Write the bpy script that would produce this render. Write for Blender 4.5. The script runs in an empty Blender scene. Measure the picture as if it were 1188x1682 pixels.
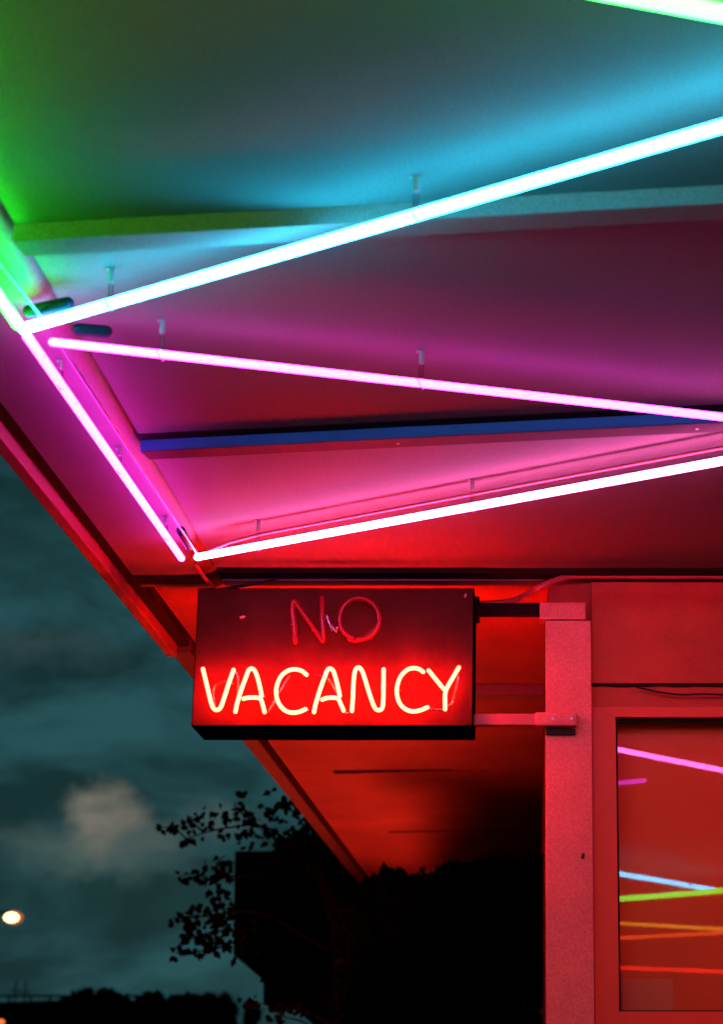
import bpy, bmesh, math, random
from mathutils import Vector, Matrix, noise
R = math.radians
random.seed(7)
sc = bpy.context.scene
COL = sc.collection

# ------------------------------------------------------------------ camera
CAMZ = 1.30                      # eye height
PITCH = R(16.6)
F, CX, CY = 3231.0, 875.0, 841.0  # focal length and optical centre of the (cropped) photograph, px
cam_d = bpy.data.cameras.new('camera')
cam = bpy.data.objects.new('camera', cam_d); COL.objects.link(cam)
cam.location = (0, 0, CAMZ)
cam.rotation_euler = (R(90) + PITCH, 0, 0)
cam_d.sensor_fit = 'VERTICAL'; cam_d.sensor_height = 36
cam_d.lens = F / 1682 * 36
cam_d.shift_x = -(CX - 594) / 1682
cam_d.dof.use_dof = True; cam_d.dof.focus_distance = 4.95; cam_d.dof.aperture_fstop = 5.0
cam_d.clip_start = 0.05; cam_d.clip_end = 2000
sc.camera = cam
sc.render.resolution_x = 724; sc.render.resolution_y = 1024

# ------------------------------------------------------------------ world: overcast dusk
SUN_EL, SUN_ROT = 2.0, 215.0
wd = bpy.data.worlds.new('World'); sc.world = wd; wd.use_nodes = True
nt = wd.node_tree; N = nt.nodes; L = nt.links; N.clear()
def nn(t, **kw):
    n = N.new(t)
    for k, v in kw.items(): setattr(n, k, v)
    return n
out = nn('ShaderNodeOutputWorld'); bg = nn('ShaderNodeBackground')
sky = nn('ShaderNodeTexSky'); sky.sky_type = 'NISHITA'; sky.sun_disc = False
sky.sun_elevation = R(SUN_EL); sky.sun_rotation = R(SUN_ROT)
tc = nn('ShaderNodeTexCoord')
def math_n(op, a, b=None, clamp=False):
    m = nn('ShaderNodeMath', operation=op, use_clamp=clamp)
    for i, v in enumerate((a, b)):
        if v is None: continue
        if isinstance(v, (int, float)): m.inputs[i].default_value = v
        else: L.new(v, m.inputs[i])
    return m.outputs[0]
def cloud_dir(px, py):
    cx, cy = (px - CX) / F, -(py - CY) / F
    c, s = math.cos(PITCH), math.sin(PITCH)
    return Vector((cx, c - cy * s, s + cy * c)).normalized()
# warped layered cloud noise
mp = nn('ShaderNodeMapping'); mp.inputs['Scale'].default_value = (1.0, 1.0, 2.6)
L.new(tc.outputs['Generated'], mp.inputs['Vector'])
n1 = nn('ShaderNodeTexNoise'); n1.inputs['Scale'].default_value = 9.0; n1.inputs['Detail'].default_value = 9; n1.inputs['Roughness'].default_value = .6; n1.inputs['Distortion'].default_value = .35
L.new(mp.outputs[0], n1.inputs['Vector'])
r1 = nn('ShaderNodeValToRGB')
r1.color_ramp.elements[0].position = .40; r1.color_ramp.elements[0].color = (.006, .034, .038, 1)
r1.color_ramp.elements[1].position = .62; r1.color_ramp.elements[1].color = (.022, .100, .116, 1)
L.new(n1.outputs['Fac'], r1.inputs['Fac'])
# individual clouds: soft bodies with a crisp lit top
n2 = nn('ShaderNodeTexNoise'); n2.inputs['Scale'].default_value = 26; n2.inputs['Detail'].default_value = 10; n2.inputs['Roughness'].default_value = .62
L.new(tc.outputs['Generated'], n2.inputs['Vector'])
nz = nn('ShaderNodeVectorMath', operation='SCALE'); nz.inputs[3].default_value = .045
sb = nn('ShaderNodeVectorMath', operation='SUBTRACT'); sb.inputs[1].default_value = (.5, .5, .5)
L.new(n2.outputs['Color'], sb.inputs[0]); L.new(sb.outputs[0], nz.inputs[0])
wv = nn('ShaderNodeVectorMath', operation='ADD'); L.new(tc.outputs['Generated'], wv.inputs[0]); L.new(nz.outputs[0], wv.inputs[1])
def blob(px, py, rx, ry, lo=0.0, hi=1.0):
    d = cloud_dir(px, py)
    s = nn('ShaderNodeVectorMath', operation='SUBTRACT'); s.inputs[1].default_value = d; L.new(wv.outputs[0], s.inputs[0])
    m = nn('ShaderNodeVectorMath', operation='MULTIPLY'); m.inputs[1].default_value = (F / rx, F / rx, F / ry); L.new(s.outputs[0], m.inputs[0])
    ln = nn('ShaderNodeVectorMath', operation='LENGTH'); L.new(m.outputs[0], ln.inputs[0])
    mr = nn('ShaderNodeMapRange'); mr.interpolation_type = 'SMOOTHSTEP'
    L.new(ln.outputs['Value'], mr.inputs[0]); mr.inputs[1].default_value = lo; mr.inputs[2].default_value = hi
    mr.inputs[3].default_value = 1; mr.inputs[4].default_value = 0
    return mr.outputs[0]
col = r1.outputs['Color']
n5 = nn('ShaderNodeTexNoise'); n5.inputs['Scale'].default_value = 42; n5.inputs['Detail'].default_value = 9; n5.inputs['Roughness'].default_value = .6; n5.inputs['Distortion'].default_value = .4
L.new(mp.outputs[0], n5.inputs['Vector'])
mr5 = nn('ShaderNodeMapRange'); mr5.inputs[1].default_value = .34; mr5.inputs[2].default_value = .62; mr5.inputs[3].default_value = .62; mr5.inputs[4].default_value = 1.0
L.new(n5.outputs['Fac'], mr5.inputs[0]); TEX = mr5.outputs[0]
def layer(col, fac, rgb, k):
    mx = nn('ShaderNodeMix', data_type='RGBA')
    L.new(math_n('MULTIPLY', math_n('MULTIPLY', fac, k), TEX), mx.inputs[0]); L.new(col, mx.inputs[6]); mx.inputs[7].default_value = (*rgb, 1)
    return mx.outputs[2]
col = layer(col, blob(40, 860, 330, 150), (.006, .032, .033), .85)      # dark bank
col = layer(col, blob(60, 1060, 200, 46), (.036, .075, .08), .75)
col = layer(col, blob(240, 1470, 420, 90), (.008, .036, .038), .85)       # dark base
col = layer(col, blob(150, 1392, 240, 62), (.080, .13, .12), .95)
col = layer(col, blob(165, 1330, 78, 66, .45, 1.1), (.22, .205, .17), .95)  # the puff
col = layer(col, blob(215, 1375, 90, 40, .2, 1.1), (.085, .12, .115), .75)
col = layer(col, blob(365, 1350, 85, 42, .1, 1.1), (.075, .12, .13), .8)
# real sky underneath the clouds, tinted in by the thin overcast
mixs = nn('ShaderNodeMix', data_type='RGBA'); mixs.blend_type = 'MIX'; mixs.inputs[0].default_value = .05
sk = nn('ShaderNodeVectorMath', operation='SCALE'); sk.inputs[3].default_value = .06
L.new(sky.outputs[0], sk.inputs[0])
L.new(col, mixs.inputs[6]); L.new(sk.outputs[0], mixs.inputs[7])
L.new(mixs.outputs[2], bg.inputs['Color']); bg.inputs['Strength'].default_value = .96
L.new(bg.outputs[0], out.inputs['Surface'])

sun_d = bpy.data.lights.new('sun', 'SUN'); sun_d.energy = .02; sun_d.angle = R(12); sun_d.color = (.75, .85, 1)
sun = bpy.data.objects.new('sun', sun_d); COL.objects.link(sun)
sun.rotation_euler = (R(90 - SUN_EL), 0, R(180 - SUN_ROT))

sc.view_settings.view_transform = 'Standard'; sc.view_settings.look = 'None'
sc.view_settings.exposure = -0.22; sc.view_settings.gamma = 1
try:
    sc.cycles.sample_clamp_indirect = 6
    sc.cycles.max_bounces = 8
except Exception: pass

# ------------------------------------------------------------------ helpers
def ray(px, py):
    cx, cy = (px - CX) / F, -(py - CY) / F
    c, s = math.cos(PITCH), math.sin(PITCH)
    return Vector((cx, c - cy * s, s + cy * c))
def on_h(px, py, h):             # point of the horizontal plane h metres above the eye
    d = ray(px, py); t = h / d.z
    return Vector((d.x * t, d.y * t, CAMZ + h))
def on_y(px, py, y):             # point of the upright plane y metres ahead
    d = ray(px, py); t = y / d.y
    return Vector((d.x * t, y, CAMZ + d.z * t))

def empty(name, loc, label=None, cat=None, group=None, kind=None):
    o = bpy.data.objects.new(name, None); COL.objects.link(o); o.location = loc
    o.empty_display_size = .1
    tag(o, label, cat, group, kind); return o
def tag(o, label=None, cat=None, group=None, kind=None):
    if label: o['label'] = label
    if cat: o['category'] = cat
    if group: o['group'] = group
    if kind: o['kind'] = kind
    return o
def obj(name, bm, mat, parent=None, smooth=False):
    """bm is in world coordinates; parents are unrotated empties or meshes"""
    me = bpy.data.meshes.new(name)
    bmesh.ops.recalc_face_normals(bm, faces=bm.faces)
    wl = Vector((0, 0, 0)); p = parent
    while p is not None: wl += p.location; p = p.parent
    if parent is None:
        zs = [v.co.z for v in bm.verts]; xs = [v.co.x for v in bm.verts]; ys = [v.co.y for v in bm.verts]
        org = Vector(((min(xs) + max(xs)) / 2, (min(ys) + max(ys)) / 2, min(zs)))
    else: org = wl
    bmesh.ops.translate(bm, vec=-org, verts=bm.verts)
    bm.to_mesh(me); bm.free()
    if smooth:
        for f in me.polygons: f.use_smooth = True
    mats = mat if isinstance(mat, (list, tuple)) else [mat]
    for m in mats: me.materials.append(m)
    o = bpy.data.objects.new(name, me); COL.objects.link(o)
    if parent is not None: o.parent = parent
    else: o.location = org
    return o
def BM(): return bmesh.new()
def hexa(bm, p):                  # p: 8 points, bottom 4 then top 4
    v = [bm.verts.new(q) for q in p]
    for f in ((0,1,2,3), (4,5,6,7), (0,1,5,4), (1,2,6,5), (2,3,7,6), (3,0,4,7)):
        bm.faces.new([v[i] for i in f])
    return v
def box(bm, x0, x1, y0, y1, z0, z1, bev=0):
    vs = hexa(bm, [(x0,y0,z0),(x1,y0,z0),(x1,y1,z0),(x0,y1,z0),(x0,y0,z1),(x1,y0,z1),(x1,y1,z1),(x0,y1,z1)])
    if bev:
        es = {e for v in vs for e in v.link_edges}
        bmesh.ops.bevel(bm, geom=list(es), offset=bev, segments=2, affect='EDGES', profile=.6)
def bar(bm, a, b, w, t, drop):    # batten between two plan points: width w (away from the eye), hanging t below z
    a, b = Vector(a), Vector(b)
    d = (b - a); d.z = 0; d.normalize(); n = Vector((-d.y, d.x, 0)) * w
    z1, z0 = a.z, a.z - t
    hexa(bm, [(a.x,a.y,z0),(b.x,b.y,z0),(b.x+n.x,b.y+n.y,z0),(a.x+n.x,a.y+n.y,z0),
              (a.x,a.y,z1),(b.x,b.y,z1),(b.x+n.x,b.y+n.y,z1),(a.x+n.x,a.y+n.y,z1)])
def smooth_pts(pts, n=8):
    P = [Vector(p) for p in pts]
    if len(P) < 3: return P
    Q = [P[0]*2-P[1]] + P + [P[-1]*2-P[-2]]; res = []
    for i in range(1, len(Q)-2):
        p0, p1, p2, p3 = Q[i-1], Q[i], Q[i+1], Q[i+2]
        for k in range(n):
            t = k/n
            res.append(.5*((2*p1)+(p2-p0)*t+(2*p0-5*p1+4*p2-p3)*t*t+(3*p1-p0-3*p2+p3)*t**3))
    res.append(P[-1]); return res
def tube(bm, pts, r, seg=14, cap=True, r2=None):
    P = [Vector(p) for p in pts]
    P = [p for i, p in enumerate(P) if i == 0 or (p-P[i-1]).length > 1e-5]
    n = len(P); T = []
    for i in range(n):
        T.append((P[min(i+1, n-1)] - P[max(i-1, 0)]).normalized())
    u = T[0].orthogonal().normalized(); rings = []
    RR = [r if r2 is None else r + (r2-r)*i/(n-1) for i in range(n)]
    stations = [(P[i], T[i], RR[i]) for i in range(n)]
    if cap:
        pre = [(P[0]-T[0]*RR[0]*math.sin(a), T[0], RR[0]*math.cos(a)) for a in (1.35, .9, .45)]
        post = [(P[-1]+T[-1]*RR[-1]*math.sin(a), T[-1], RR[-1]*math.cos(a)) for a in (.45, .9, 1.35)]
        stations = pre + stations + post
    for c, t, rr in stations:
        u = (u - t*u.dot(t)).normalized(); w = t.cross(u)
        rings.append([bm.verts.new(c + (u*math.cos(2*math.pi*k/seg) + w*math.sin(2*math.pi*k/seg))*rr) for k in range(seg)])
    for a, b in zip(rings, rings[1:]):
        for k in range(seg): bm.faces.new((a[k], a[(k+1)%seg], b[(k+1)%seg], b[k]))
    bm.faces.new(rings[0][::-1]); bm.faces.new(rings[-1])

# ------------------------------------------------------------------ materials
def mat(name, rgb, rough=.6, metal=0, spec=.5, var=.0, vscale=8, bump=0, bscale=60, stain=None, coat=0, grain=0):
    m = bpy.data.materials.new(name); m.use_nodes = True
    nt = m.node_tree; N = nt.nodes; L = nt.links; b = N['Principled BSDF']
    b.inputs['Base Color'].default_value = (*rgb, 1); b.inputs['Roughness'].default_value = rough
    b.inputs['Metallic'].default_value = metal; b.inputs['Specular IOR Level'].default_value = spec
    b.inputs['Coat Weight'].default_value = coat
    t = N.new('ShaderNodeTexCoord')
    if var:
        n = N.new('ShaderNodeTexNoise'); n.inputs['Scale'].default_value = vscale; n.inputs['Detail'].default_value = 8; n.inputs['Roughness'].default_value = .65
        L.new(t.outputs['Object'], n.inputs['Vector'])
        r = N.new('ShaderNodeValToRGB'); r.color_ramp.elements[0].position = .3; r.color_ramp.elements[1].position = .72
        r.color_ramp.elements[0].color = (*[c*(1-var) for c in rgb], 1)
        r.color_ramp.elements[1].color = (*[min(1, c*(1+var*.6)) for c in rgb], 1)
        L.new(n.outputs['Fac'], r.inputs['Fac'])
        src = r.outputs['Color']
        if stain:
            n3 = N.new('ShaderNodeTexNoise'); n3.inputs['Scale'].default_value = 90; n3.inputs['Detail'].default_value = 3
            L.new(t.outputs['Object'], n3.inputs['Vector'])
            r3 = N.new('ShaderNodeValToRGB'); r3.color_ramp.elements[0].position = .78; r3.color_ramp.elements[1].position = .82
            r3.color_ramp.elements[0].color = (0,0,0,1); r3.color_ramp.elements[1].color = (1,1,1,1)
            L.new(n3.outputs['Fac'], r3.inputs['Fac'])
            mx = N.new('ShaderNodeMix'); mx.data_type = 'RGBA'; mx.inputs[7].default_value = (*stain, 1)
            L.new(r3.outputs['Color'], mx.inputs[0]); L.new(src, mx.inputs[6]); src = mx.outputs[2]
        if grain:
            n4 = N.new('ShaderNodeTexNoise'); n4.inputs['Scale'].default_value = 260; n4.inputs['Detail'].default_value = 2
            L.new(t.outputs['Object'], n4.inputs['Vector'])
            g4 = N.new('ShaderNodeMapRange'); g4.inputs[1].default_value = .3; g4.inputs[2].default_value = .7; g4.inputs[3].default_value = 1-grain; g4.inputs[4].default_value = 1+grain
            L.new(n4.outputs['Fac'], g4.inputs[0])
            sc4 = N.new('ShaderNodeVectorMath'); sc4.operation = 'SCALE'; L.new(src, sc4.inputs[0]); L.new(g4.outputs[0], sc4.inputs[3]); src = sc4.outputs[0]
        L.new(src, b.inputs['Base Color'])
        rr = N.new('ShaderNodeMapRange'); rr.inputs[3].default_value = max(.04, rough-.1); rr.inputs[4].default_value = min(1, rough+.12)
        L.new(n.outputs['Fac'], rr.inputs[0]); L.new(rr.outputs[0], b.inputs['Roughness'])
    if bump:
        n = N.new('ShaderNodeTexNoise'); n.inputs['Scale'].default_value = bscale; n.inputs['Detail'].default_value = 5
        L.new(t.outputs['Object'], n.inputs['Vector'])
        bp = N.new('ShaderNodeBump'); bp.inputs['Strength'].default_value = bump; bp.inputs['Distance'].default_value = .01
        L.new(n.outputs['Fac'], bp.inputs['Height']); L.new(bp.outputs[0], b.inputs['Normal'])
    return m
def emis(name, rgb):
    m = bpy.data.materials.new(name); m.use_nodes = True
    b = m.node_tree.nodes['Principled BSDF']
    k = max(rgb)
    b.inputs['Base Color'].default_value = (.3, .3, .3, 1); b.inputs['Roughness'].default_value = .1
    b.inputs['Emission Color'].default_value = (*[c/k for c in rgb], 1); b.inputs['Emission Strength'].default_value = k
    return m
def glassy(name, tint=(1,1,1), refl=.06, rough=.02):
    """thin clear sheet or tube: fresnel mirror over see-through"""
    m = bpy.data.materials.new(name); m.use_nodes = True
    nt = m.node_tree; N = nt.nodes; L = nt.links; N.clear()
    o = N.new('ShaderNodeOutputMaterial'); mx = N.new('ShaderNodeMixShader')
    t = N.new('ShaderNodeBsdfTransparent'); t.inputs[0].default_value = (*tint, 1)
    g = N.new('ShaderNodeBsdfGlossy'); g.inputs['Roughness'].default_value = rough
    fr = N.new('ShaderNodeFresnel'); fr.inputs[0].default_value = 1.5
    ml = N.new('ShaderNodeMath'); ml.operation = 'MULTIPLY_ADD'; ml.inputs[1].default_value = 1.0; ml.inputs[2].default_value = refl-.04; ml.use_clamp = True
    L.new(fr.outputs[0], ml.inputs[0]); L.new(ml.outputs[0], mx.inputs[0])
    L.new(t.outputs[0], mx.inputs[1]); L.new(g.outputs[0], mx.inputs[2]); L.new(mx.outputs[0], o.inputs[0])
    return m
M = dict(
    ceil=mat('ceiling_paint', (.140, .122, .105), .75, spec=.15, var=.12, vscale=3, bump=.16, bscale=230, stain=(.05,.045,.04), grain=.22),
    board=mat('board_paint', (.135, .115, .105), .7, spec=.2, var=.14, vscale=5, bump=.12, bscale=200, grain=.2),
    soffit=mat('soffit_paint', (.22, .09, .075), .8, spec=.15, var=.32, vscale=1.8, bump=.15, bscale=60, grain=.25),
    blue=mat('blue_trim_paint', (.02, .10, .26), .7, spec=.15, var=.12),
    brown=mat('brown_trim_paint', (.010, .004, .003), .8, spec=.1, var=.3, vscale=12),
    redtrim=mat('red_trim_paint', (.05, .012, .012), .7, spec=.1, var=.15),
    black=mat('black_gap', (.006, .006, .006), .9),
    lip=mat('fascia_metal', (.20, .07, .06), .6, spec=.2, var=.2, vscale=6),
    brownlip=mat('weathered_fascia', (.035, .018, .014), .7, var=.3, vscale=6),  # darker copy of the fascia colour where less light reaches it
    roof=mat('roof_felt', (.04, .04, .042), .9, var=.3),
    wall=mat('wall_paint', (.42, .06, .03), .7, spec=.15, var=.34, vscale=2.5, bump=.2, bscale=70, grain=.12),
    post=mat('post_paint', (.54, .15, .12), .6, spec=.2, var=.2, vscale=4, bump=.15, bscale=160, grain=.2),
    frame=mat('window_frame_paint', (.52, .065, .03), .55, spec=.2, var=.15, vscale=4),
    blind=mat('roller_blind', (.85, .12, .045), .85, spec=.1, var=.12, vscale=2),
    metal=mat('galvanised_metal', (.35, .34, .34), .4, metal=.6, var=.2),
    conduit=mat('painted_conduit', (.36, .06, .06), .45, spec=.3, var=.15),
    cabinet=mat('sign_cabinet_paint', (.0012, .0012, .0012), 1.0, spec=.0, var=.3, vscale=6),
    face=mat('sign_face_paint', (.029, .011, .007), .75, spec=.06, var=.35, vscale=9, bump=.08, bscale=50),
    boot=mat('rubber_boot', (.006, .008, .016), .6, spec=.12),
    cable=mat('red_cable', (.30, .05, .05), .35),
    dullred=mat('unlit_red_glass', (.24, .005, .009), .2, spec=.2, coat=.05),
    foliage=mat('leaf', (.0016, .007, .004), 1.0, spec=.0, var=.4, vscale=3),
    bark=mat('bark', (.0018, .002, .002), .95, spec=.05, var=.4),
    dark=mat('dark_cladding', (.003, .004, .004), .95, spec=.02, var=.3),
    asphalt=mat('asphalt', (.05, .05, .05), .85, var=.3, vscale=3, bump=.3, bscale=120),
    concrete=mat('concrete', (.07, .068, .066), .8, var=.25, vscale=2, bump=.15, bscale=60),
    hill=mat('hill_scrub', (.02, .026, .02), .95, var=.4, vscale=.2),
    farwall=mat('far_render', (.006, .008, .006), .95, spec=.02, var=.2),
)
M['milky'] = mat('milky_glass', (.55, .42, .48), .15, spec=.6)
M['clear'] = glassy('clear_glass_tube', (.96, .93, .95), .16, .05)
M['pane'] = glassy('window_glass', (.95, .96, .95), .019, .02)
GLOW = dict(
    green=(1.0, 24.0, 1.1), eavegreen=(.95, 84.0, 1.2), cyan=(1.15, 30.0, 55.0), pink=(15.0, .86, 16.0), magenta=(30.0, 1.0, 28.0),
    rose=(64.0, 9.5, 40.0), yellow=(15.0, 6.2, .25), orange=(18.0, 1.7, .12), red=(30.0, .5, .2), sidered=(190.0, 4.6, 1.8), sign=(335.0, 1.9, .68), lowred=(160.0, 6.5, 2.8))
E = {k: emis('neon_' + k, v) for k, v in GLOW.items()}

H_CEIL, H_BOARD, H_TUBE = 1.337, 1.318, 1.272
Z = lambda h: CAMZ + h
WALL_Y = 5.10
EAVE_X = -1.09
FAR_Y = 12.6
NEAR_Y = -2.6
RIGHT_X = 4.5

# ------------------------------------------------------------------ ground
b = BM(); v = [b.verts.new(p) for p in ((-600,-300,0),(600,-300,0),(600,900,0),(-600,900,0))]; b.faces.new(v)
tag(obj('ground', b, M['asphalt']), kind='structure')
b = BM(); box(b, -1.6, RIGHT_X + .5, NEAR_Y, FAR_Y, .004, .12, .01)
tag(obj('pavement', b, M['concrete']), kind='structure')
# hills at the horizon
b = BM(); prev = None
xs = [i*12 - 500 for i in range(84)]
for x in xs:
    hh = 9 + 7*noise.noise(Vector((x*.012, 3.1, 0))) + 2.2*noise.noise(Vector((x*.07, 8, 0)))
    cur = [b.verts.new(p) for p in ((x, 300, -.5), (x, 330, max(2, hh)), (x, 420, max(2, hh)*.9), (x, 470, -.5))]
    if prev:
        for k in range(3): b.faces.new((prev[k], cur[k], cur[k+1], prev[k+1]))
    prev = cur
tag(obj('hills', b, M['hill'], smooth=True), kind='structure')

# ------------------------------------------------------------------ canopy over the forecourt
can = empty('canopy', (0.8, 1.2, Z(H_CEIL)), 'flat motel canopy with pale boarded underside carrying the rainbow neon zigzag', 'canopy')
b = BM(); box(b, -.83, RIGHT_X, NEAR_Y, WALL_Y - .10, Z(H_CEIL), Z(H_CEIL) + .02); obj('ceiling_panel', b, M['ceil'], can)
b = BM()                           # board with a rounded inner edge
prof = [(-1.052, .0), (-.866, .0)] + [(-.866 + .036*math.sin(R(a)), (H_CEIL-H_BOARD-.0005)*(1-math.cos(R(a)))) for a in range(8, 91, 8)] + [(-.829, H_CEIL-H_BOARD-.0005), (-.829, .05), (-1.052, .05)]
ra = [b.verts.new((x, NEAR_Y, Z(H_BOARD) + z)) for x, z in prof]; rb = [b.verts.new((x, WALL_Y + .03, Z(H_BOARD) + z)) for x, z in prof]
b.faces.new(ra); b.faces.new(rb[::-1])
for i in range(len(prof)):
    j = (i+1) % len(prof); f = b.faces.new((ra[i], ra[j], rb[j], rb[i])); f.smooth = 0 < i < len(prof) - 4
obj('border_board', b, M['board'], can)
b = BM(); box(b, -1.05, -.86, WALL_Y - .10, WALL_Y - .02, Z(H_BOARD) - .006, Z(H_BOARD) - .0005, .002); obj('cross_strip', b, M['brown'], can)  # brown strip painted as the end trim's shadow across the board
b = BM(); box(b, EAVE_X + .0005, -1.0535, NEAR_Y, WALL_Y + .8, Z(1.330), Z(1.342)); obj('eave_groove', b, M['brown'], can)
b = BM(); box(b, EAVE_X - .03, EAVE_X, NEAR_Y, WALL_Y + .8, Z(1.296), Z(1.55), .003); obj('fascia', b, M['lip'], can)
def batten(p0, p1, w, t, m, name='batten'):
    a = on_h(*p0, H_CEIL - t); c = on_h(*p1, H_CEIL - t)
    d = (c - a) / (c.x - a.x)
    A = a + d * (-.829 - a.x); C = a + d * (2.6 - a.x); A.z = C.z = Z(H_CEIL) - .0005
    bb = BM(); bar(bb, A, C, w, t, 0)
    return obj(name, bb, m, can)
batten((430, 374), (1188, 333), .058, .030, M['ceil'])
# second batten: blue and red neon light painted into its front edge and underside
a = on_h(240, 741, H_CEIL - .026); c = on_h(1188, 694, H_CEIL - .026); d = (c - a)/(c.x - a.x)
A = a + d*(-.829 - a.x); C = a + d*(2.6 - a.x); A.z = C.z = Z(H_CEIL) - .0005
bb = BM(); bar(bb, A, C, .055, .026, 0); bt = obj('batten', bb, M['redtrim'], can)
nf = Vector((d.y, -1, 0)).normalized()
bb = BM(); bar(bb, A + nf*.038 + Vector((0,0,.0002)), C + nf*.038 + Vector((0,0,.0002)), .037, .0025, 0); obj('seam_strip', bb, M['brown'], can)  # flat brown strip stands in for the batten's shadow on the ceiling
n = nf * .004
bb = BM(); bar(bb, A + n + Vector((0,0,-.0005)), C + n + Vector((0,0,-.0005)), .0035, .0245, 0); obj('blue_edge', bb, M['blue'], bt)
b = BM(); box(b, -.829, RIGHT_X, WALL_Y - .10, WALL_Y - .045, Z(1.324), Z(1.356), .002); obj('end_trim', b, M['brown'], can)
b = BM(); box(b, -.829, RIGHT_X, WALL_Y - .045, WALL_Y - .026, Z(1.338), Z(1.35)); obj('shadow_gap', b, M['black'], can)
b = BM(); box(b, -.829, .03, WALL_Y - .026, WALL_Y + .03, Z(1.322), Z(1.356), .002); obj('end_board', b, M['board'], can)
for f in (.16, .34, .52):          # screw heads under the second batten
    q = A.lerp(C, f) ; b = BM(); tube(b, [(q.x, q.y + .03, q.z - .0262), (q.x, q.y + .03, q.z - .0272)], .003, 8, cap=False); obj('screw', b, M['metal'], bt)
b = BM(); box(b, EAVE_X - .03, RIGHT_X, NEAR_Y, WALL_Y + .1, Z(1.551), Z(1.60)); obj('roof_deck', b, M['roof'], can)
b = BM(); box(b, EAVE_X - .03, RIGHT_X, NEAR_Y - .04, NEAR_Y, Z(1.28), Z(1.6)); obj('end_fascia', b, M['lip'], can)

# ------------------------------------------------------------------ office building
off = empty('motel_office', (2.4, 8.8, 0), 'motel office with painted front wall, big window and long red lit eave', 'building')
PX0, PX1 = on_y(897, 1300, WALL_Y - .05).x, on_y(974, 1300, WALL_Y - .05).x      # corner post
WX0 = on_y(1014, 1400, WALL_Y).x                                            # window opening
zt, zb = on_y(1100, 1180, WALL_Y).z, on_y(1100, 1662, WALL_Y).z
z_head = on_y(1100, 1127, WALL_Y).z
WX1 = WX0 + 1.5
b = BM()
box(b, PX0 + .01, WX0 - .035, WALL_Y, WALL_Y + .14, .12, Z(1.36))
box(b, WX0 - .035, WX1 + .035, WALL_Y, WALL_Y + .14, .12, zb - .035)
box(b, WX1 + .035, RIGHT_X, WALL_Y, WALL_Y + .14, .12, Z(1.36))
box(b, WX0 - .035, WX1 + .035, WALL_Y, WALL_Y + .14, zt + .028, Z(1.36))
obj('front_wall', b, M['wall'], off)
b = BM(); box(b, PX0 + .012, PX0 + .14, WALL_Y + .141, FAR_Y, .12, Z(1.349)); box(b, RIGHT_X - .14, RIGHT_X, WALL_Y + .141, FAR_Y, .12, Z(1.349)); box(b, PX0 + .141, RIGHT_X - .141, FAR_Y - .14, FAR_Y, .12, Z(1.349))
obj('side_wall', b, M['wall'], off)
# header panel proud of the wall with a ragged lower joint
b = BM(); box(b, PX1 + .002, WX1 + .3, WALL_Y - .018, WALL_Y - .001, z_head + .004, on_y(1100, 957, WALL_Y).z, .003); obj('header_panel', b, M['wall'], off)
b = BM()
pts = [(PX1 + .004 + i*.03, WALL_Y - .006, z_head + .001 + .004*noise.noise(Vector((i*.6, 0, 0)))) for i in range(24)]
tube(b, pts, .0035, 6); obj('joint', b, M['black'], off)
b = BM(); tube(b, smooth_pts([on_y(x, y, WALL_Y - .024) for x, y in ((1048,1129),(1085,1137),(1118,1141),(1155,1140),(1200,1141),(1260,1136))], 5), .0028, 6); obj('joint', b, M['black'], off)
# window
win_o = BM()
fw, fy0, fy1 = WX0 - PX1 - .002, WALL_Y - .022, WALL_Y + .06
x0, x1 = WX0 - fw, WX1 + fw
def mitre(bm, a, bb_, c, d_):       # a,b outer; c,d inner (x,z) quads extruded in y
    P = [(a, fy0), (bb_, fy0), (bb_, fy1), (a, fy1)]
    hexa(bm, [(a[0],fy0,a[1]),(bb_[0],fy0,bb_[1]),(bb_[0],fy1,bb_[1]),(a[0],fy1,a[1]),
              (c[0],fy0,c[1]),(d_[0],fy0,d_[1]),(d_[0],fy1,d_[1]),(c[0],fy1,c[1])])
g = .0006
O = [(x0, zb-fw), (x1, zb-fw), (x1, zt+.026), (x0, zt+.026)]
I = [(WX0, zb), (WX1, zb), (WX1, zt), (WX0, zt)]
mitre(win_o, (O[0][0]+g*2, O[0][1]), (O[1][0]-g*2, O[1][1]), (I[0][0]+g*2, I[0][1]), (I[1][0]-g*2, I[1][1]))
mitre(win_o, (O[3][0]+g*2, O[3][1]), (O[2][0]-g*2, O[2][1]), (I[3][0]+g*2, I[3][1]), (I[2][0]-g*2, I[2][1]))
mitre(win_o, O[0], O[3], I[0], I[3]); mitre(win_o, O[1], O[2], I[1], I[2])
win = obj('window', win_o, M['frame'], off)
b = BM(); gk = .006
for (xa, xb, za, zb_) in ((WX0+.0005, WX0+gk, zb, zt), (WX1-gk, WX1-.0005, zb, zt), (WX0+gk, WX1-gk, zb+.0005, zb+.004), (WX0+gk, WX1-gk, zt-.004, zt-.0005)):
    box(b, xa, xb, WALL_Y + .004, WALL_Y + .055, za, zb_)
obj('gasket', b, M['black'], win)
GT = math.tan(R(4.1)); hgt = zt - zb
b = BM(); y0 = WALL_Y + .012
vv = [(WX0+gk, y0, zb+.004), (WX1-gk, y0, zb+.004), (WX1-gk, y0+hgt*GT, zt-.004), (WX0+gk, y0+hgt*GT, zt-.004)]
hexa(b, vv + [(p[0], p[1]+.001, p[2]) for p in vv]); obj('pane', b, M['pane'], win)
b = BM(); box(b, WX0 - .03, WX1 + .03, WALL_Y + .085, WALL_Y + .088, zb - .03, zt + .027); obj('roller_blind', b, M['blind'], win)
b = BM(); qa, qb = on_y(1022, 1608, WALL_Y + .08), on_y(1107, 1662, WALL_Y + .08)
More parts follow.
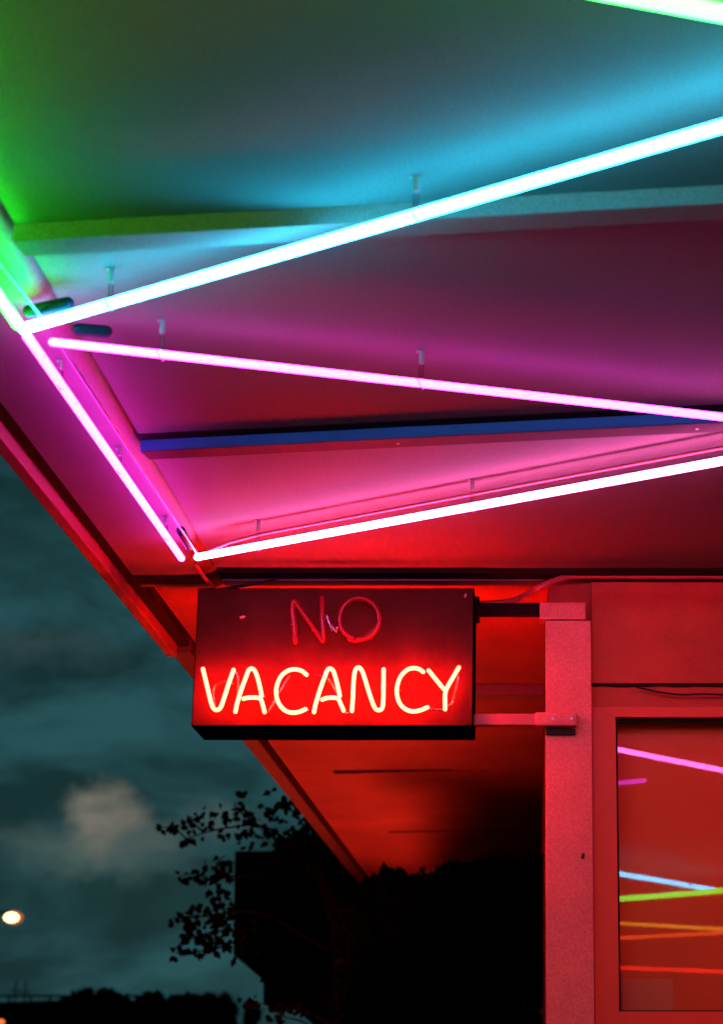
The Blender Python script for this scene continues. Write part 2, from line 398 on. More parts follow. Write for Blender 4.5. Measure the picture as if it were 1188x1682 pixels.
box(b, qa.x, qb.x, WALL_Y + .079, WALL_Y + .0815, zb + .001, qa.z); tag(obj('card', b, mat('plain_card', (.75, .17, .09), .8, var=.1)), 'plain blank card propped inside the lower left corner of the office window', 'card')  # paler sheet put in for a reflection in the glass
# long eave running back along the side wall
b = BM()
js = [WALL_Y + .1, 6.62, 8.42, 10.5, FAR_Y]
for j0, j1 in zip(js, js[1:]):
    box(b, -1.045, PX0 + .01, j0 + .004, j1 - .004, Z(1.35), Z(1.37), .003)
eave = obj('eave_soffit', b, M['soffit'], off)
q0, q1 = on_h(552, 1267, 1.347), on_h(745, 1265, 1.347); b = BM(); pts = [q0.lerp(q1, i/12) + Vector((0, 0, .002*noise.noise(Vector((i*.7,0,0))))) for i in range(13)]
tube(b, pts, .012, 6, r2=.002); obj('open_joint', b, M['black'], eave)
q0, q1 = on_h(640, 1366, 1.349), on_h(880, 1362, 1.349); b = BM(); tube(b, [q0, q0.lerp(q1,.5), q1], .006, 6, r2=.003); obj('open_joint', b, M['black'], eave)
b = BM(); box(b, -1.05, RIGHT_X - .001, WALL_Y + .1, FAR_Y, Z(1.375), Z(1.385)); obj('soffit_backing', b, M['black'], off)
b = BM(); box(b, -1.04, PX0 + .008, 6.58, 6.66, Z(1.312), Z(1.349), .002); obj('cover_strip', b, M['board'], eave)
b = BM(); box(b, EAVE_X - .02, -1.05, WALL_Y + .801, FAR_Y + .02, Z(1.31), Z(1.55), .003); obj('eave_fascia', b, M['brownlip'], off)
b = BM(); box(b, EAVE_X - .02, RIGHT_X, WALL_Y + .101, FAR_Y + .02, Z(1.551), Z(1.60)); obj('roof', b, M['roof'], off)
b = BM(); box(b, EAVE_X - .02, RIGHT_X, FAR_Y + .021, FAR_Y + .05, Z(1.31), Z(1.6)); obj('end_fascia', b, M['brownlip'], off)

# corner post
b = BM(); zp = on_y(930, 1019, WALL_Y - .05).z
box(b, PX0, PX1, WALL_Y - .05, WALL_Y - .001, .12, zp, .003)
post = obj('corner_post', b, M['post']); tag(post, 'square pale pink lit post at the office corner holding the sign arms', 'post')
b = BM(); box(b, PX0 - .015, PX1 - .014, WALL_Y - .054, WALL_Y - .002, zp + .002, on_y(930, 990, WALL_Y-.05).z, .003); obj('cap_plate', b, M['post'], post)
b = BM(); q = on_y(958, 1408, WALL_Y - .052); tube(b, [q, q + Vector((.002, .004, .008))], .004, 8); obj('bolt_hole', b, M['black'], post)

# ------------------------------------------------------------------ hanging sign
SY = 4.985                                         # front plane of the cabinet
tl, br = on_y(323, 967, SY), on_y(780, 1193, SY)
bl, tr = on_y(316, 1195, SY), on_y(777, 966, SY)
sx0, sx1 = (tl.x + bl.x)/2, (tr.x + br.x)/2
sz0, sz1 = br.z, tr.z
sign = empty('vacancy_sign', ((sx0+sx1)/2, SY + .1, sz0), 'black box sign reading NO VACANCY with VACANCY lit in yellow red neon', 'neon sign')
TH = .205
b = BM(); box(b, sx0, sx1, SY, SY + TH, sz0, sz1, .002); cab = obj('cabinet', b, M['cabinet'], sign)
b = BM(); box(b, sx0 + .003, sx1 - .003, SY - .0025, SY - .0002, sz0 + .003, sz1 - .003); obj('sign_face', b, M['face'], sign)
b = BM(); box(b, sx0 + .003, sx1 - .003, SY + TH + .0002, SY + TH + .0025, sz0 + .003, sz1 - .003); obj('sign_face', b, M['face'], sign)
c3 = lambda x, y: (300 + x/4.569, 960 + y/4.569)
c4 = lambda x, y: (540 + x/4.569, 960 + y/4.569)
LY = SY - .046
K = .82
def P2(pts, f): return [on_y(*f(x, y), LY) for x, y in pts]
letters = [
 ('V', [P2([(152,635),(182,760),(212,885),(232,930),(257,942),(283,925),(305,870),(345,745),(382,642)], c3)]),
 ('A', [P2([(396,955),(408,895),(440,790),(475,695),(495,645),(518,632),(541,648),(562,700),(580,770),(593,836)], c3),
        P2([(456,858),(490,850),(550,849),(584,860),(600,900),(615,958)], c3)]),
 ('C', [P2([(930,678),(895,650),(845,637),(790,648),(738,690),(707,760),(703,830),(722,892),(765,943),(820,962),(875,956),(922,936)], c3)]),
 ('A', [P2([(-110,958),(-97,895),(-65,790),(-32,700),(-10,645),(12,632),(34,648),(52,700),(70,770),(84,836)], c4),
        P2([(-48,864),(-10,852),(45,850),(74,862),(92,900),(112,946)], c4)]),
 ('N', [P2([(175,948),(182,850),(188,720),(200,645),(222,624),(246,640),(270,700),(300,800),(332,893),(352,932),(378,944),(402,928),(410,870),(412,750),(413,638)], c4)]),
 ('C', [P2([(710,656),(680,636),(640,628),(592,640),(543,688),(516,760),(514,830),(538,898),(585,940),(640,953),(695,942),(742,922)], c4)]),
 ('Y', [P2([(978,624),(930,705),(888,780),(876,820),(875,880),(875,936)], c4), P2([(752,646),(805,712),(862,782)], c4)]),
]
word = []
for ch, strokes in letters:
    b = BM()
    for s in strokes: tube(b, smooth_pts(s, 6), .0053, 12)
    o = obj('lit_letter', b, E['sign'], sign, smooth=True); word.append(o)
# the same word on the far side of the cabinet
xm = (sx0 + sx1)/2
for ch, strokes in letters:
    b = BM()
    for s in strokes:
        tube(b, [Vector((2*xm - p.x, SY + TH + .046, p.z)) for p in smooth_pts(s, 5)], .0062, 10)
    obj('lit_letter', b, E['sign'], sign, smooth=True)
# unlit NO
b = BM(); tube(b, smooth_pts(P2([(846,432),(836,300),(826,180),(833,128),(858,150),(920,240),(990,330),(1048,415)], c3), 6), .0062, 12)
tube(b, P2([(1046,100),(1048,260),(1052,420)], c3), .0062, 12); obj('unlit_letter', b, M['dullred'], sign, smooth=True)
b = BM(); ring = [(230+148*math.cos(a), 258+152*math.sin(a)) for a in [R(110 + i*15) for i in range(24)]]
tube(b, smooth_pts(P2(ring, c4), 4), .0062, 12)
tube(b, smooth_pts(P2([(150,412),(190,424),(240,415),(330,350),(372,290)], c4), 4), .004, 8)
obj('unlit_letter', b, M['dullred'], sign, smooth=True)
# clear return bends and standoffs
for s, f in (([(238,915),(226,840),(228,775),(265,735),(330,715),(372,735)], c3), ([(398,650),(412,700),(408,830),(398,900)], c3),
             ([(640,950),(690,860),(770,720),(800,680)], c3), ([(925,937),(985,945)], c3), ([(1090,700),(1130,760),(1150,800)], c3),
             ([(975,680),(930,870),(900,900),(860,880)], c4), ([(750,925),(870,935)], c4), ([(112,955),(175,960)], c4), ([(60,350),(0,280),(-40,200),(-60,160)], c4),
             ([(70,310),(20,330),(-20,210)], c4)):
    b = BM(); tube(b, [p + Vector((0, .012, 0)) for p in smooth_pts(P2(s, f), 5)], .0034, 8)
    obj('glass_bend', b, M['clear'], sign, smooth=True)
for x, y, f in ((320,815,c3), (590,840,c3), (705,800,c3), (1030,680,c3), (413,755,c4), (860,855,c4), (830,300,c3), (1046,260,c3), (515,790,c4), (250,110,c4)):
    p = on_y(*f(x, y), LY); b = BM()
    tube(b, [(p.x, LY + .007, p.z), (p.x, SY - .003, p.z)], .0034, 8)
    tube(b, [(p.x - .008, LY + .004, p.z), (p.x + .008, LY + .004, p.z)], .002, 6)
    obj('standoff', b, M['clear'], sign, smooth=True)
b = BM(); p = on_y(*c3(436, 247), SY - .006); tube(b, [p, p + Vector((.008, 0, .002))], .0032, 8); obj('screw', b, M['metal'], sign)
b = BM(); p = on_y(*c4(1025, 90), SY - .006); tube(b, [p, p + Vector((.002, 0, .005))], .0028, 8); obj('screw', b, M['metal'], sign)
# arms to the post
pu0, pu1 = on_y(790, 1001, SY + .09), on_y(905, 1001, WALL_Y - .06)
b = BM(); box(b, sx1, PX0 + .03, SY + .075, SY + .105, on_y(800, 1012, SY+.09).z, on_y(800, 992, SY+.09).z, .003)
box(b, sx1 + .0, sx1 + .012, SY + .06, SY + .12, on_y(800, 1020, SY+.09).z, on_y(800, 984, SY+.09).z, .002); obj('upper_arm', b, M['brown'], sign)
b = BM(); za, zc = on_y(850, 1201, SY+.12).z, on_y(850, 1182, SY+.12).z
box(b, sx1, PX0 + .01, WALL_Y - .082, WALL_Y - .0535, za, zc, .004); obj('lower_arm', b, M['conduit'], sign)
b = BM(); box(b, PX0 - .03, PX0 + .082, WALL_Y - .086, WALL_Y - .0505, za - .002, zc + .004, .009); obj('arm_bracket', b, M['post'], sign)
b = BM(); box(b, PX0 + .001, PX0 + .078, WALL_Y - .062, WALL_Y - .0512, za - .020, za - .006, .001); obj('clamp_slot', b, M['black'], sign)  # black block in place of the shadow under the bracket
for dx in (.018, .066):
    b = BM(); tube(b, [(PX0 + dx, WALL_Y - .087, (za+zc)/2), (PX0 + dx, WALL_Y - .091, (za+zc)/2)], .0042, 6, cap=False); obj('bolt', b, M['metal'], sign)
# conduit feeding the sign
b = BM()
cp = [on_y(779, 993, SY + .12), on_y(830, 989, SY + .12), on_y(858, 981, SY + .13), on_y(885, 966, WALL_Y-.08), on_y(920, 951, WALL_Y-.07), on_y(955, 946, WALL_Y-.06)]
e = cp[-1]; cp += [Vector((e.x + .25, e.y, e.z)), Vector((e.x + 1.2, e.y, e.z)), Vector((e.x + 3.0, e.y, e.z))]
tube(b, smooth_pts(cp, 8), .0085, 12); cd = obj('conduit', b, M['conduit'], smooth=True)
tag(cd, 'painted conduit curving from the box sign up along the top of the office wall', 'conduit')
b = BM(); p0 = on_y(322, 960, SY + .12); 
tube(b, smooth_pts([on_h(322, 928, 1.315), on_h(335, 948, 1.30), Vector((sx0+.03, SY + .1, sz1 + .02)), Vector((sx0+.05, SY+.1, sz1-.002))], 6), .005, 8)
tag(obj('feed_cable', b, M['cable'], smooth=True), 'short red feed cable dropping from the canopy corner to the box sign', 'cable')
b = BM(); tube(b, smooth_pts([Vector((sx0+.035, SY + .08, sz1+.012)), Vector((sx0+.09, SY+.07, sz1+.022)), Vector((sx0+.16, SY+.07, sz1+.035)), Vector((sx0+.22, SY+.07, Z(1.335)))], 5), .006, 8, r2=.003)
tag(obj('hanger_strap', b, M['black'], smooth=True), 'black cable loop lying over the left end of the box sign', 'cable')

# ------------------------------------------------------------------ canopy neon
def bracket(parent, p, ceil_h, lean=(0, 0)):
    """glass standoff in a metal cup screwed to the ceiling"""
    p = Vector(p); top = Vector((p.x + lean[0], p.y + lean[1], Z(ceil_h)))
    d = (top - p)
    b = BM(); tube(b, [p + d*.15, p + d*.66], .0042, 8); o = obj('standoff', b, M['clear'], parent, smooth=True)
    b = BM(); tube(b, [p + d*.6, p + d*.98], .0048, 10, cap=False); box(b, top.x - .010, top.x + .004, top.y - .004, top.y + .004, top.z - .003, top.z - .0003)
    obj('cup', b, M['metal'], o, smooth=False)
    b = BM(); t = Vector((.0, 0, 0)); tube(b, [p + Vector((-.006, -.012, .004)), p + Vector((0, -.012, -.010)), p + Vector((.002, -.002, -.0135)), p+Vector((.004,.010,-.008)), p+Vector((.004,.012,.006))], .0009, 5); obj('wire_tie', b, M['metal'], o)
def neon(name_label, key, pts, r, ceil_h, br=(), boots=(), cable=None, group='rainbow neon tubes under the canopy'):
    c = (Vector(pts[0]) + Vector(pts[-1]))/2
    t = empty('neon_tube', c, name_label, 'neon tube', group)
    b = BM(); tube(b, pts, r, 16); obj('glass', b, E[key], t, smooth=True)
    for f, ch in br:
        p = Vector(pts[-2 if len(pts)>2 else 0]).lerp(Vector(pts[-1]), f) if len(pts) == 2 else Vector(pts[0]).lerp(Vector(pts[-1]), f)
        bracket(t, p, ch)
    for a, c2 in boots:
        b = BM(); tube(b, [a, c2], .0115, 12); obj('electrode_boot', b, M['boot'], t, smooth=True)
    if cable:
        b = BM(); tube(b, cable[0], cable[1], 8); obj('cable', b, M[cable[2]], t, smooth=True)
    return t
T = lambda x, y: on_h(x, y, H_TUBE)
# cyan
A, B = T(38, 540), T(1188, 207); dd = (B - A)/(B.x - A.x); Cn = A + dd*(.78 - A.x)
fr = lambda px: (on_h(px, 540 + (207-540)*(px-38)/1150, H_TUBE).x - A.x)/(Cn.x - A.x)
neon('long cyan white neon tube slanting up from the corner boots across the canopy', 'cyan', [A, Cn], .0094, H_CEIL, [(fr(180), H_CEIL), (fr(683), H_CEIL)],
     [(on_h(110, 498, 1.295), on_h(48, 511, 1.295)), (on_h(128, 541, 1.30), on_h(174, 545, 1.30))])
cyan_end = Cn
# pink
A, B = T(86, 562), T(1188, 685); dd = (B - A)/(B.x - A.x); Cn = A + dd*(.386 - A.x)
fr = lambda px: (on_h(px, 562 + 123*(px-86)/1102, H_TUBE).x - A.x)/(Cn.x - A.x)
neon('thin lilac pink neon tube sloping down to the right below the cyan one', 'pink', [A, Cn], .0074, H_CEIL, [(fr(264), H_CEIL), (fr(692), H_CEIL)])
# eave tube, magenta
A, B = T(44, 552), T(298, 917)
neon('magenta white neon tube running beside the eave on the border board', 'magenta', [A, B], .0086, H_BOARD, [(.16, H_BOARD), (.51, H_BOARD), (.86, H_BOARD)],
     [(T(288, 880)+Vector((.012,0,.012)), T(302, 905)+Vector((.012,0,.012)))],
     ([T(92, 566)+Vector((.004,0,.006)), T(322, 912)+Vector((.0,0,.006))], .0030, 'milky'))
# rose white, lower
A, B = T(324, 915), T(1188, 757); dd = (B - A)/(B.x - A.x); Cn = A + dd*(.90 - A.x)
fr = lambda px: (on_h(px, 915 - 158*(px-324)/864, H_TUBE).x - A.x)/(Cn.x - A.x)
up = Vector((0, .002, .029))
neon('bright rose white neon tube above the box sign with a red cable over it', 'rose', [A, Cn], .0086, H_CEIL, [(fr(423), H_CEIL), (fr(776), H_CEIL)], (),
     ([A + Vector((.03, -.005, .013)), A + (Cn-A)*.05 + Vector((0,0,.022)), A + (Cn-A)*.1 + up, A + (Cn-A)*.5 + up + Vector((0,0,.001)), Cn + up], .0040, 'cable'))
# green: eave side piece and first cross run
gA, gB = T(28, 532), None
GA = Vector((-.885, gA.y, Z(H_TUBE))); GB = Vector((-.885, 1.98, Z(H_TUBE)))
neon('short green white neon tube along the eave at the upper left', 'eavegreen', [gA, GB], .0095, H_BOARD, [(.5, H_BOARD)], (),
     ([T(68, 532)+Vector((0,0,.01)), T(62, 526)+Vector((0,0,.012)), Vector((-.86, gA.y - .3, Z(H_TUBE)+.01)), Vector((-.86, 2.0, Z(H_TUBE)+.01))], .0026, 'milky'))
B1, B0 = on_h(1188, 21, 1.232), on_h(1010, -12, 1.232); dd = (B1 - B0)/(B1.x - B0.x)
gs = B0 + dd*(-.875 - B0.x); ge = B0 + dd*(.78 - B0.x)
neon('green white neon tube crossing the top right corner of the canopy', 'green', [gs, ge], .0112, H_CEIL, [(.3, H_CEIL), (.92, H_CEIL)])
zt_ = Z(H_TUBE)
neon('amber yellow neon tube just ahead of the camera, second in the window reflection', 'yellow', [(-.88, 1.80, zt_), (.9, 1.38, zt_)], .0075, H_CEIL, [(.2, H_CEIL), (.8, H_CEIL)])
neon('orange neon tube overhead meeting the amber one at the right', 'orange', [(-.88, .90, zt_), (.9, 1.33, zt_)], .0075, H_CEIL, [(.2, H_CEIL), (.8, H_CEIL)])
neon('red neon tube overhead behind the camera, first of the red pair', 'red', [(-.88, .80, zt_), (.95, .48, zt_)], .0075, H_CEIL, [(.2, H_CEIL), (.8, H_CEIL)])
neon('red neon tube at the far end of the canopy behind the camera', 'red', [(-.88, -2.4, zt_), (.95, -1.6, zt_)], .0075, H_CEIL, [(.2, H_CEIL), (.8, H_CEIL)])

# unseen wall and red tubes added under the long eave to wash the soffit
pl = empty('garden_wall', (-.98, 8.7, .12), 'low garden wall under the long eave with a red neon tube along its top', 'wall')
b = BM(); box(b, -1.05, -.93, 5.6, 11.9, .12, 1.39, .01); obj('wall_body', b, M['concrete'], pl)
b = BM(); hexa(b, [(-.92,5.9,1.385),(-.90,5.9,1.385),(-.90,11.9,1.385),(-.92,11.9,1.385),(-.92,5.9,1.48),(-.90,5.9,1.48),(-.90,11.9,1.67),(-.92,11.9,1.67)]); obj('coping_screen', b, M['concrete'], pl)  # added screen, shades the inner side of the soffit
b = BM(); tube(b, [(-.98, 6.5, 1.43), (-.98, 11.8, 1.43)], .014, 12); tube(b, [(-.98, 6.5, 1.47), (-.98, 11.8, 1.47)], .014, 12); obj('neon_edge', b, E['lowred'], pl, smooth=True)

neon('red neon tube over the office frontage right of the frame, slanting away', 'sidered', [(1.35, 3.1, zt_), (3.4, 4.3, zt_)], .0105, H_CEIL, [(.2, H_CEIL), (.8, H_CEIL)])  # unseen red tubes added to brighten wall and post
neon('red neon tube over the office frontage right of the frame, slanting back', 'sidered', [(1.35, 2.9, zt_), (3.4, 1.7, zt_)], .0105, H_CEIL, [(.2, H_CEIL), (.8, H_CEIL)])

# ------------------------------------------------------------------ foliage
def leaf(bm, c, size, up, rng):
    """a lobed leaf bent along its rib"""
    d = Vector((rng.uniform(-1,1), rng.uniform(-1,1), rng.uniform(-1.1,.5))).normalized()
    s = d.cross(Vector((rng.uniform(-.4,.4), 1, rng.uniform(-.4,.4)))).normalized()
    n = d.cross(s)
    prof = ((0,0), (.18,.22), (.45,.34), (.62,.22), (.8,.16), (1,0))
    rib = [bm.verts.new(c + d*size*t - n*size*.12*t*t) for t, w in prof]
    for sgn in (-1, 1):
        e = [bm.verts.new(c + d*size*t + s*size*w*sgn + n*size*.08) for t, w in prof[1:-1]]
        e = [rib[0]] + e + [rib[-1]]
        for i in range(len(prof)-1):
            q = [rib[i], rib[i+1], e[i+1], e[i]]
            q = list(dict.fromkeys(q))
            if len(q) > 2: bm.faces.new(q)
def scatter(bm, pts, n, spread, size, rng):
    for _ in range(n):
        i = rng.randrange(len(pts)-1); p = pts[i].lerp(pts[i+1], rng.random())
        p = p + Vector((rng.gauss(0,1), rng.gauss(0,1), rng.gauss(0,1)))*spread
        leaf(bm, p, size*rng.uniform(.6,1.25), None, rng)
rng = random.Random(11)
TY = 11.4
tree = empty('tree', (on_y(520, 1600, TY).x, TY, 0), 'dark leafy tree with thin shoots reaching left past the black sign', 'tree')
tb, cb = BM(), BM()
base = on_y(560, 1700, TY); base.z = 0
k1 = on_y(560, 1560, TY); 
tube(tb, smooth_pts([base, base + Vector((.05,0,.8)), k1, on_y(520, 1420, TY)], 5), .09, 8, r2=.03)
shoots = [
 ([(520,1440),(470,1380),(425,1356),(372,1360),(335,1368),(306,1378)], 1.0),
 ([(425,1356),(390,1330),(385,1318)], .8), ([(335,1368),(310,1345),(308,1338)], .7), ([(306,1378),(285,1360),(262,1360)], .5),
 ([(540,1500),(450,1440),(380,1440),(345,1445),(318,1434),(296,1440)], .8),
 ([(540,1560),(430,1500),(370,1500),(335,1505),(300,1508),(284,1508)], .9),
 ([(370,1500),(358,1470),(356,1420),(370,1405)], .9),
 ([(400,1530),(350,1530),(330,1540),(305,1530)], .8),
 ([(400,1540),(350,1560),(315,1563),(288,1566)], .7),
 ([(520,1440),(500,1360),(470,1325),(450,1335)], .9), ([(520,1440),(530,1390),(500,1335),(470,1318)], .9),
 ([(560,1690),(500,1660),(460,1650),(420,1648),(400,1646)], .8), ([(560,1720),(500,1680),(450,1668)], .8)]
for path, k in shoots:
    w = [on_y(x, y, TY + rng.uniform(-.12,.12)) for x, y in path]; s = smooth_pts(w, 5)
    tube(tb, s, .010*k, 6, r2=.003)
def lf(px, py, n, sp, size=.055):      # leaf cluster about a point
    c = on_y(px, py, TY)
    for _ in range(n):
        leaf(cb, c + Vector((rng.gauss(0,1)*sp, rng.gauss(0,1)*sp, rng.gauss(0,1)*sp)), size*rng.uniform(.6,1.2), None, rng)
for px, py, n, sp in ((266,1360,5,.014),(284,1360,6,.02),(294,1355,5,.016),(306,1378,5,.018),(318,1372,5,.02),(310,1342,5,.02),(322,1350,5,.02),(332,1335,6,.02),(345,1335,6,.018),(340,1362,5,.02),
    (372,1345,7,.02),(376,1330,8,.022),(388,1320,8,.024),(398,1328,7,.02),(405,1348,9,.026),(410,1332,6,.02),(372,1372,8,.022),(392,1372,7,.02),(400,1358,8,.024),(412,1350,5,.02),
    (296,1440,5,.016),(312,1438,6,.02),(328,1434,7,.022),(338,1430,6,.02),(348,1448,7,.022),(362,1440,12,.034),(376,1440,9,.03),(368,1412,8,.022),(372,1420,6,.02),
    (352,1470,8,.024),(360,1480,9,.028),(350,1488,7,.024),(370,1470,6,.024),(348,1500,6,.02),(375,1492,5,.024),
    (284,1509,5,.014),(298,1506,6,.02),(322,1500,7,.022),(328,1510,6,.022),(306,1525,8,.026),(318,1535,9,.026),(302,1536,5,.02),(336,1545,9,.026),(340,1522,7,.024),
    (360,1515,26,.05),(372,1535,30,.055),(350,1550,10,.03),(365,1505,12,.04),
    (288,1566,5,.016),(298,1566,5,.016),(315,1560,7,.02),(325,1558,6,.02),(350,1560,5,.02),(405,1530,30,.06),(395,1560,10,.04),
    (440,1340,10,.03),(450,1330,14,.035),(465,1322,16,.035),(485,1325,16,.035),(500,1340,16,.04),(440,1362,10,.03),(432,1372,8,.025),(452,1378,16,.035),(475,1380,24,.05),(500,1385,40,.06),(490,1360,18,.05),(520,1370,40,.06),(455,1395,14,.035),(420,1396,4,.02),(408,1392,3,.015),
    (400,1646,5,.02),(420,1648,6,.022),(440,1655,6,.025),(450,1668,6,.025),(470,1652,8,.03),(490,1655,10,.03)):
    lf(px, py, max(2, int(n*.85)), sp)
for _ in range(2600):                     # the dense body behind the eave
    px = rng.uniform(440, 900); top = 1370 + 35*noise.noise(Vector((px*.02, 0, 0))) + (0 if px > 470 else (470-px)*1.2)
    py = rng.uniform(top, 1730) if rng.random() < .6 else rng.uniform(top, top + 100)
    if py > 1600 and px < 560: continue
    leaf(cb, on_y(px, py, TY + 2.0 + rng.uniform(-.5, .5)), .10*rng.uniform(.6,1.2), None, rng)
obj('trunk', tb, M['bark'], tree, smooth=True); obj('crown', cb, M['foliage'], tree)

# clipped shrub against the side of the office
rng = random.Random(5)
SYB = 8.6
sh = empty('shrub', (on_y(770, 1600, SYB).x, SYB, .12), 'tall black shrub standing beyond the corner post against the red eave', 'shrub')
tb, cb = BM(), BM()
for k in range(7):
    px = 620 + k*45; a = on_y(px, 1700, SYB + .1); a.z = .12
    tube(tb, smooth_pts([a, on_y(px + 8, 1600, SYB + .1), on_y(px - 6, 1480, SYB + .1)], 4), .02, 6, r2=.006)
def shtop(px): return 1438 - 22*max(0, min(1, (px-700)/120)) + 9*noise.noise(Vector((px*.05, 1, 0))) + 5*noise.noise(Vector((px*.21, 4, 0)))
for _ in range(7500):
    px = rng.uniform(560, 905); t = shtop(px) + (max(0, 620-px)*.8)
    py = t + abs(rng.gauss(0, 1))*60 if rng.random() < .6 else rng.uniform(t, 1760)
    leaf(cb, on_y(px, py, SYB + rng.uniform(-.25, .35)), .05*rng.uniform(.6,1.25), None, rng)
for px in (632, 640, 726, 735, 742, 752, 810, 880):
    for _ in range(6): leaf(cb, on_y(px + rng.gauss(0,5), shtop(px) - rng.uniform(0, 8), SYB), .04, None, rng)
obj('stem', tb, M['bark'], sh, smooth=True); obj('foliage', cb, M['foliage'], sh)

b = BM()
for i in range(40):
    x = -1.35 + i*.13; box(b, x, x + .1292, 13.2, 13.225, .004, 2.62 + .012*math.sin(i*2.3))
box(b, -1.35, 3.85, 13.228, 13.27, .5, .58); box(b, -1.35, 3.85, 13.228, 13.27, 1.5, 1.58)
tag(obj('fence', b, M['dark']), 'tall dark timber board fence behind the shrub at the end of the eave', 'fence')  # added boards keep sky from showing through the leaves

# ------------------------------------------------------------------ dark unlit roadside sign
DY = 15.0
ps = empty('pole_sign', (on_y(640, 1500, DY).x, DY + .4, 0), 'unlit black roadside sign made of stepped boxes behind the leafy shoots', 'sign')
def prism(bm, pts, y0, y1):
    lo = [bm.verts.new((p.x, y0, p.z)) for p in pts]; hi = [bm.verts.new((p.x, y1, p.z)) for p in pts]
    bm.faces.new(lo); bm.faces.new(hi[::-1])
    for i in range(len(pts)): j = (i+1) % len(pts); bm.faces.new((lo[i], lo[j], hi[j], hi[i]))
Y = lambda x, y: on_y(x, y, DY)
b = BM(); prism(b, [Y(386,1398), Y(383,1568), Y(431,1609), Y(800,1609), Y(800,1398)], DY, DY + .9); obj('upper_cabinet', b, M['dark'], ps)
b = BM(); prism(b, [Y(431,1610), Y(431,1650), Y(478,1652), Y(540,1706), Y(800,1706), Y(800,1610)], DY + .05, DY + .85); obj('lower_cabinet', b, M['farwall'], ps)
b = BM(); q0 = Y(680, 1700); tube(b, [(q0.x, DY + .4, 0), (q0.x, DY + .4, q0.z + .1)], .14, 16, cap=False); obj('pole', b, M['dark'], ps)

# ------------------------------------------------------------------ far things
amber = emis('lamp_amber', (9, 5.0, 1.9)); amber_dim = emis('refractor_amber', (.55, .13, .03)); amber2 = emis('lamp_orange', (2.2, .32, .06))
def street_lamp(px, py, dist, label, w, m, side=-1, arm=1.4):
    p = on_y(px, py, dist)
    t = empty('street_lamp', (p.x + side*arm, dist, 0), label, 'street lamp', 'street lamps on the far road')
    b = BM(); tube(b, [(p.x + side*arm, dist, 0), (p.x + side*arm, dist, p.z*.5), (p.x + side*arm, dist, p.z - .25)], .09, 10, r2=.05, cap=False); obj('pole', b, M['dark'], t)
    b = BM(); tube(b, smooth_pts([(p.x + side*arm, dist, p.z - .25), (p.x + side*arm*.7, dist, p.z + .12), (p.x - side*-.1, dist, p.z + .16)], 6), .035, 8); obj('arm', b, M['dark'], t)
    b = BM(); bmesh.ops.create_icosphere(b, subdivisions=3, radius=1)
    for v in b.verts: v.co = Vector((p.x + v.co.x*w*.5, dist + v.co.y*w*.5, p.z + v.co.z*w*.33))
    hd = obj('lamp', b, m, t, smooth=True)
    if m is amber:
        b = BM(); bmesh.ops.create_icosphere(b, subdivisions=3, radius=1)
        for v in b.verts: v.co = Vector((p.x + v.co.x*w*.66, dist + .3 + v.co.y*w*.5, p.z + .02 + v.co.z*w*.47))
        obj('refractor', b, amber_dim, hd, smooth=True)  # glowing shell imitates the halo around the lamp
street_lamp(18, 1507, 60, 'lone glowing amber street lamp low in the dusk sky at left', .42, amber)
street_lamp(0, 1679, 75, 'dim orange street lamp just above the far rooftops in the corner', .30, amber2)
def far_tree(px, ytop, dist, wpx, label):
    rr = random.Random(int(px*7))
    c = on_y(px, ytop, dist); w = wpx/F*dist
    t = empty('far_tree', (c.x, dist, 0), label, 'tree', 'trees on the far skyline')
    b = BM(); tube(b, [(c.x, dist, 0), (c.x + .1, dist, c.z*.6)], .22, 8, r2=.1); obj('trunk', b, M['bark'], t)
    b = BM()
    cs = [(rr.gauss(0,.28)*w, rr.uniform(-.3,.3)*w, c.z - rr.uniform(.12, .55)*min(w, c.z*.8)) for _ in range(11)] + [(0, 0, c.z - .12*w)]
    for cx_, cy_, cz_ in cs:
        for _ in range(110):
            v = Vector((rr.gauss(0,1), rr.gauss(0,1), rr.gauss(0,1))).normalized() * (w*.17*rr.uniform(.6,1.05))
            leaf(b, Vector((c.x + cx_, dist + cy_, cz_)) + v, .05*w*rr.uniform(.7,1.6) + .12, None, rr)
    obj('crown', b, M['foliage'], t)
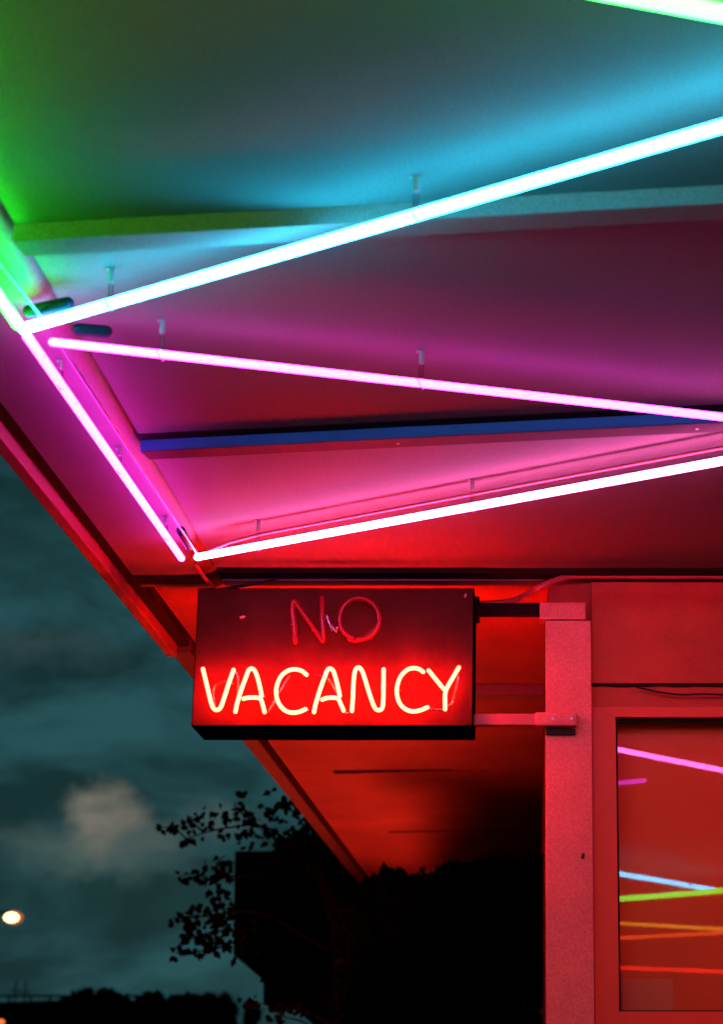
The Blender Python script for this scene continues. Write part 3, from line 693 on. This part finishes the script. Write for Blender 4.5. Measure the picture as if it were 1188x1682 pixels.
for a in ((135, 1630, 78, 60, 'round far tree left of the skyline centre'), (170, 1624, 80, 44, 'tallest small far tree beside the low roof'),
          (200, 1636, 82, 60, 'far tree just left of the shed roof'), (258, 1631, 70, 40, 'small bushy far tree rising over the shed roof'),
          (300, 1644, 72, 80, 'wide low far tree right of the shed'), (345, 1635, 66, 60, 'rounded far tree before the skyline drops away'),
          (372, 1655, 64, 60, 'rightmost far tree sloping down under the leaf shoots'), (60, 1652, 84, 90, 'low far tree under the thin poles')):
    far_tree(*a)
def at_far(px, py, d): return on_y(px, py, d)
# low buildings of the skyline
b = BM(); D = 88
prism(b, [at_far(-60,1648,D), at_far(118,1642,D), at_far(245,1644,D), Vector((at_far(245,1700,D).x, D, 0)), Vector((at_far(-60,1700,D).x, D, 0))], D, D + 10)
r_ = obj('far_building', b, M['dark']); tag(r_, 'long low dark flat building at the left end of the skyline', 'building')
sg = empty('far_shed', (at_far(300,1690,76).x, 78, 0), 'dark gabled shed between the far trees', 'building')
b = BM(); D = 76
prism(b, [at_far(205,1668,D), Vector((at_far(205,1700,D).x, D, 0)), Vector((at_far(410,1700,D).x, D, 0)), at_far(410,1690,D)], D + .2, D + 6); obj('wall', b, M['farwall'], sg)
b = BM(); prism(b, [at_far(200,1668,D), at_far(250,1642,D), at_far(300,1655,D), at_far(415,1692,D), at_far(412,1696,D), at_far(205,1673,D)], D, D + 6.4); obj('roof', b, M['dark'], sg)
# rail and thin poles above the flat building
D = 90
for i, (px, yt, lb) in enumerate(((26, 1610, 'taller thin utility pole above the far flat roof'), (42, 1612, 'second thin utility pole above the far flat roof, nearer the trees'))):
    q = at_far(px, yt, D); b = BM()
    tube(b, [(q.x, D, 0), (q.x, D, q.z)], .06, 8, r2=.03, cap=False); box(b, q.x - .25, q.x + .25, D - .03, D + .03, q.z - .5, q.z - .45)
    tag(obj('utility_pole', b, M['farwall']), lb, 'utility pole', 'utility poles on the skyline')
D = 87
q0, q1 = at_far(-60, 1636, D), at_far(245, 1636, D)
rl = empty('roof_railing', (q0.x, D, at_far(0, 1646, D).z), 'thin railing along the top of the far flat building', 'railing')
b = BM(); box(b, q0.x, q1.x, D - .04, D + .04, q0.z - .05, q0.z + .05); obj('rail', b, M['farwall'], rl)
for px in (-20, 15, 50, 82, 118, 150, 190, 240):
    q = at_far(px, 1636, D); b = BM(); box(b, q.x - .04, q.x + .04, D - .03, D + .03, at_far(px, 1650, D).z, q.z - .051); obj('baluster', b, M['farwall'], rl)
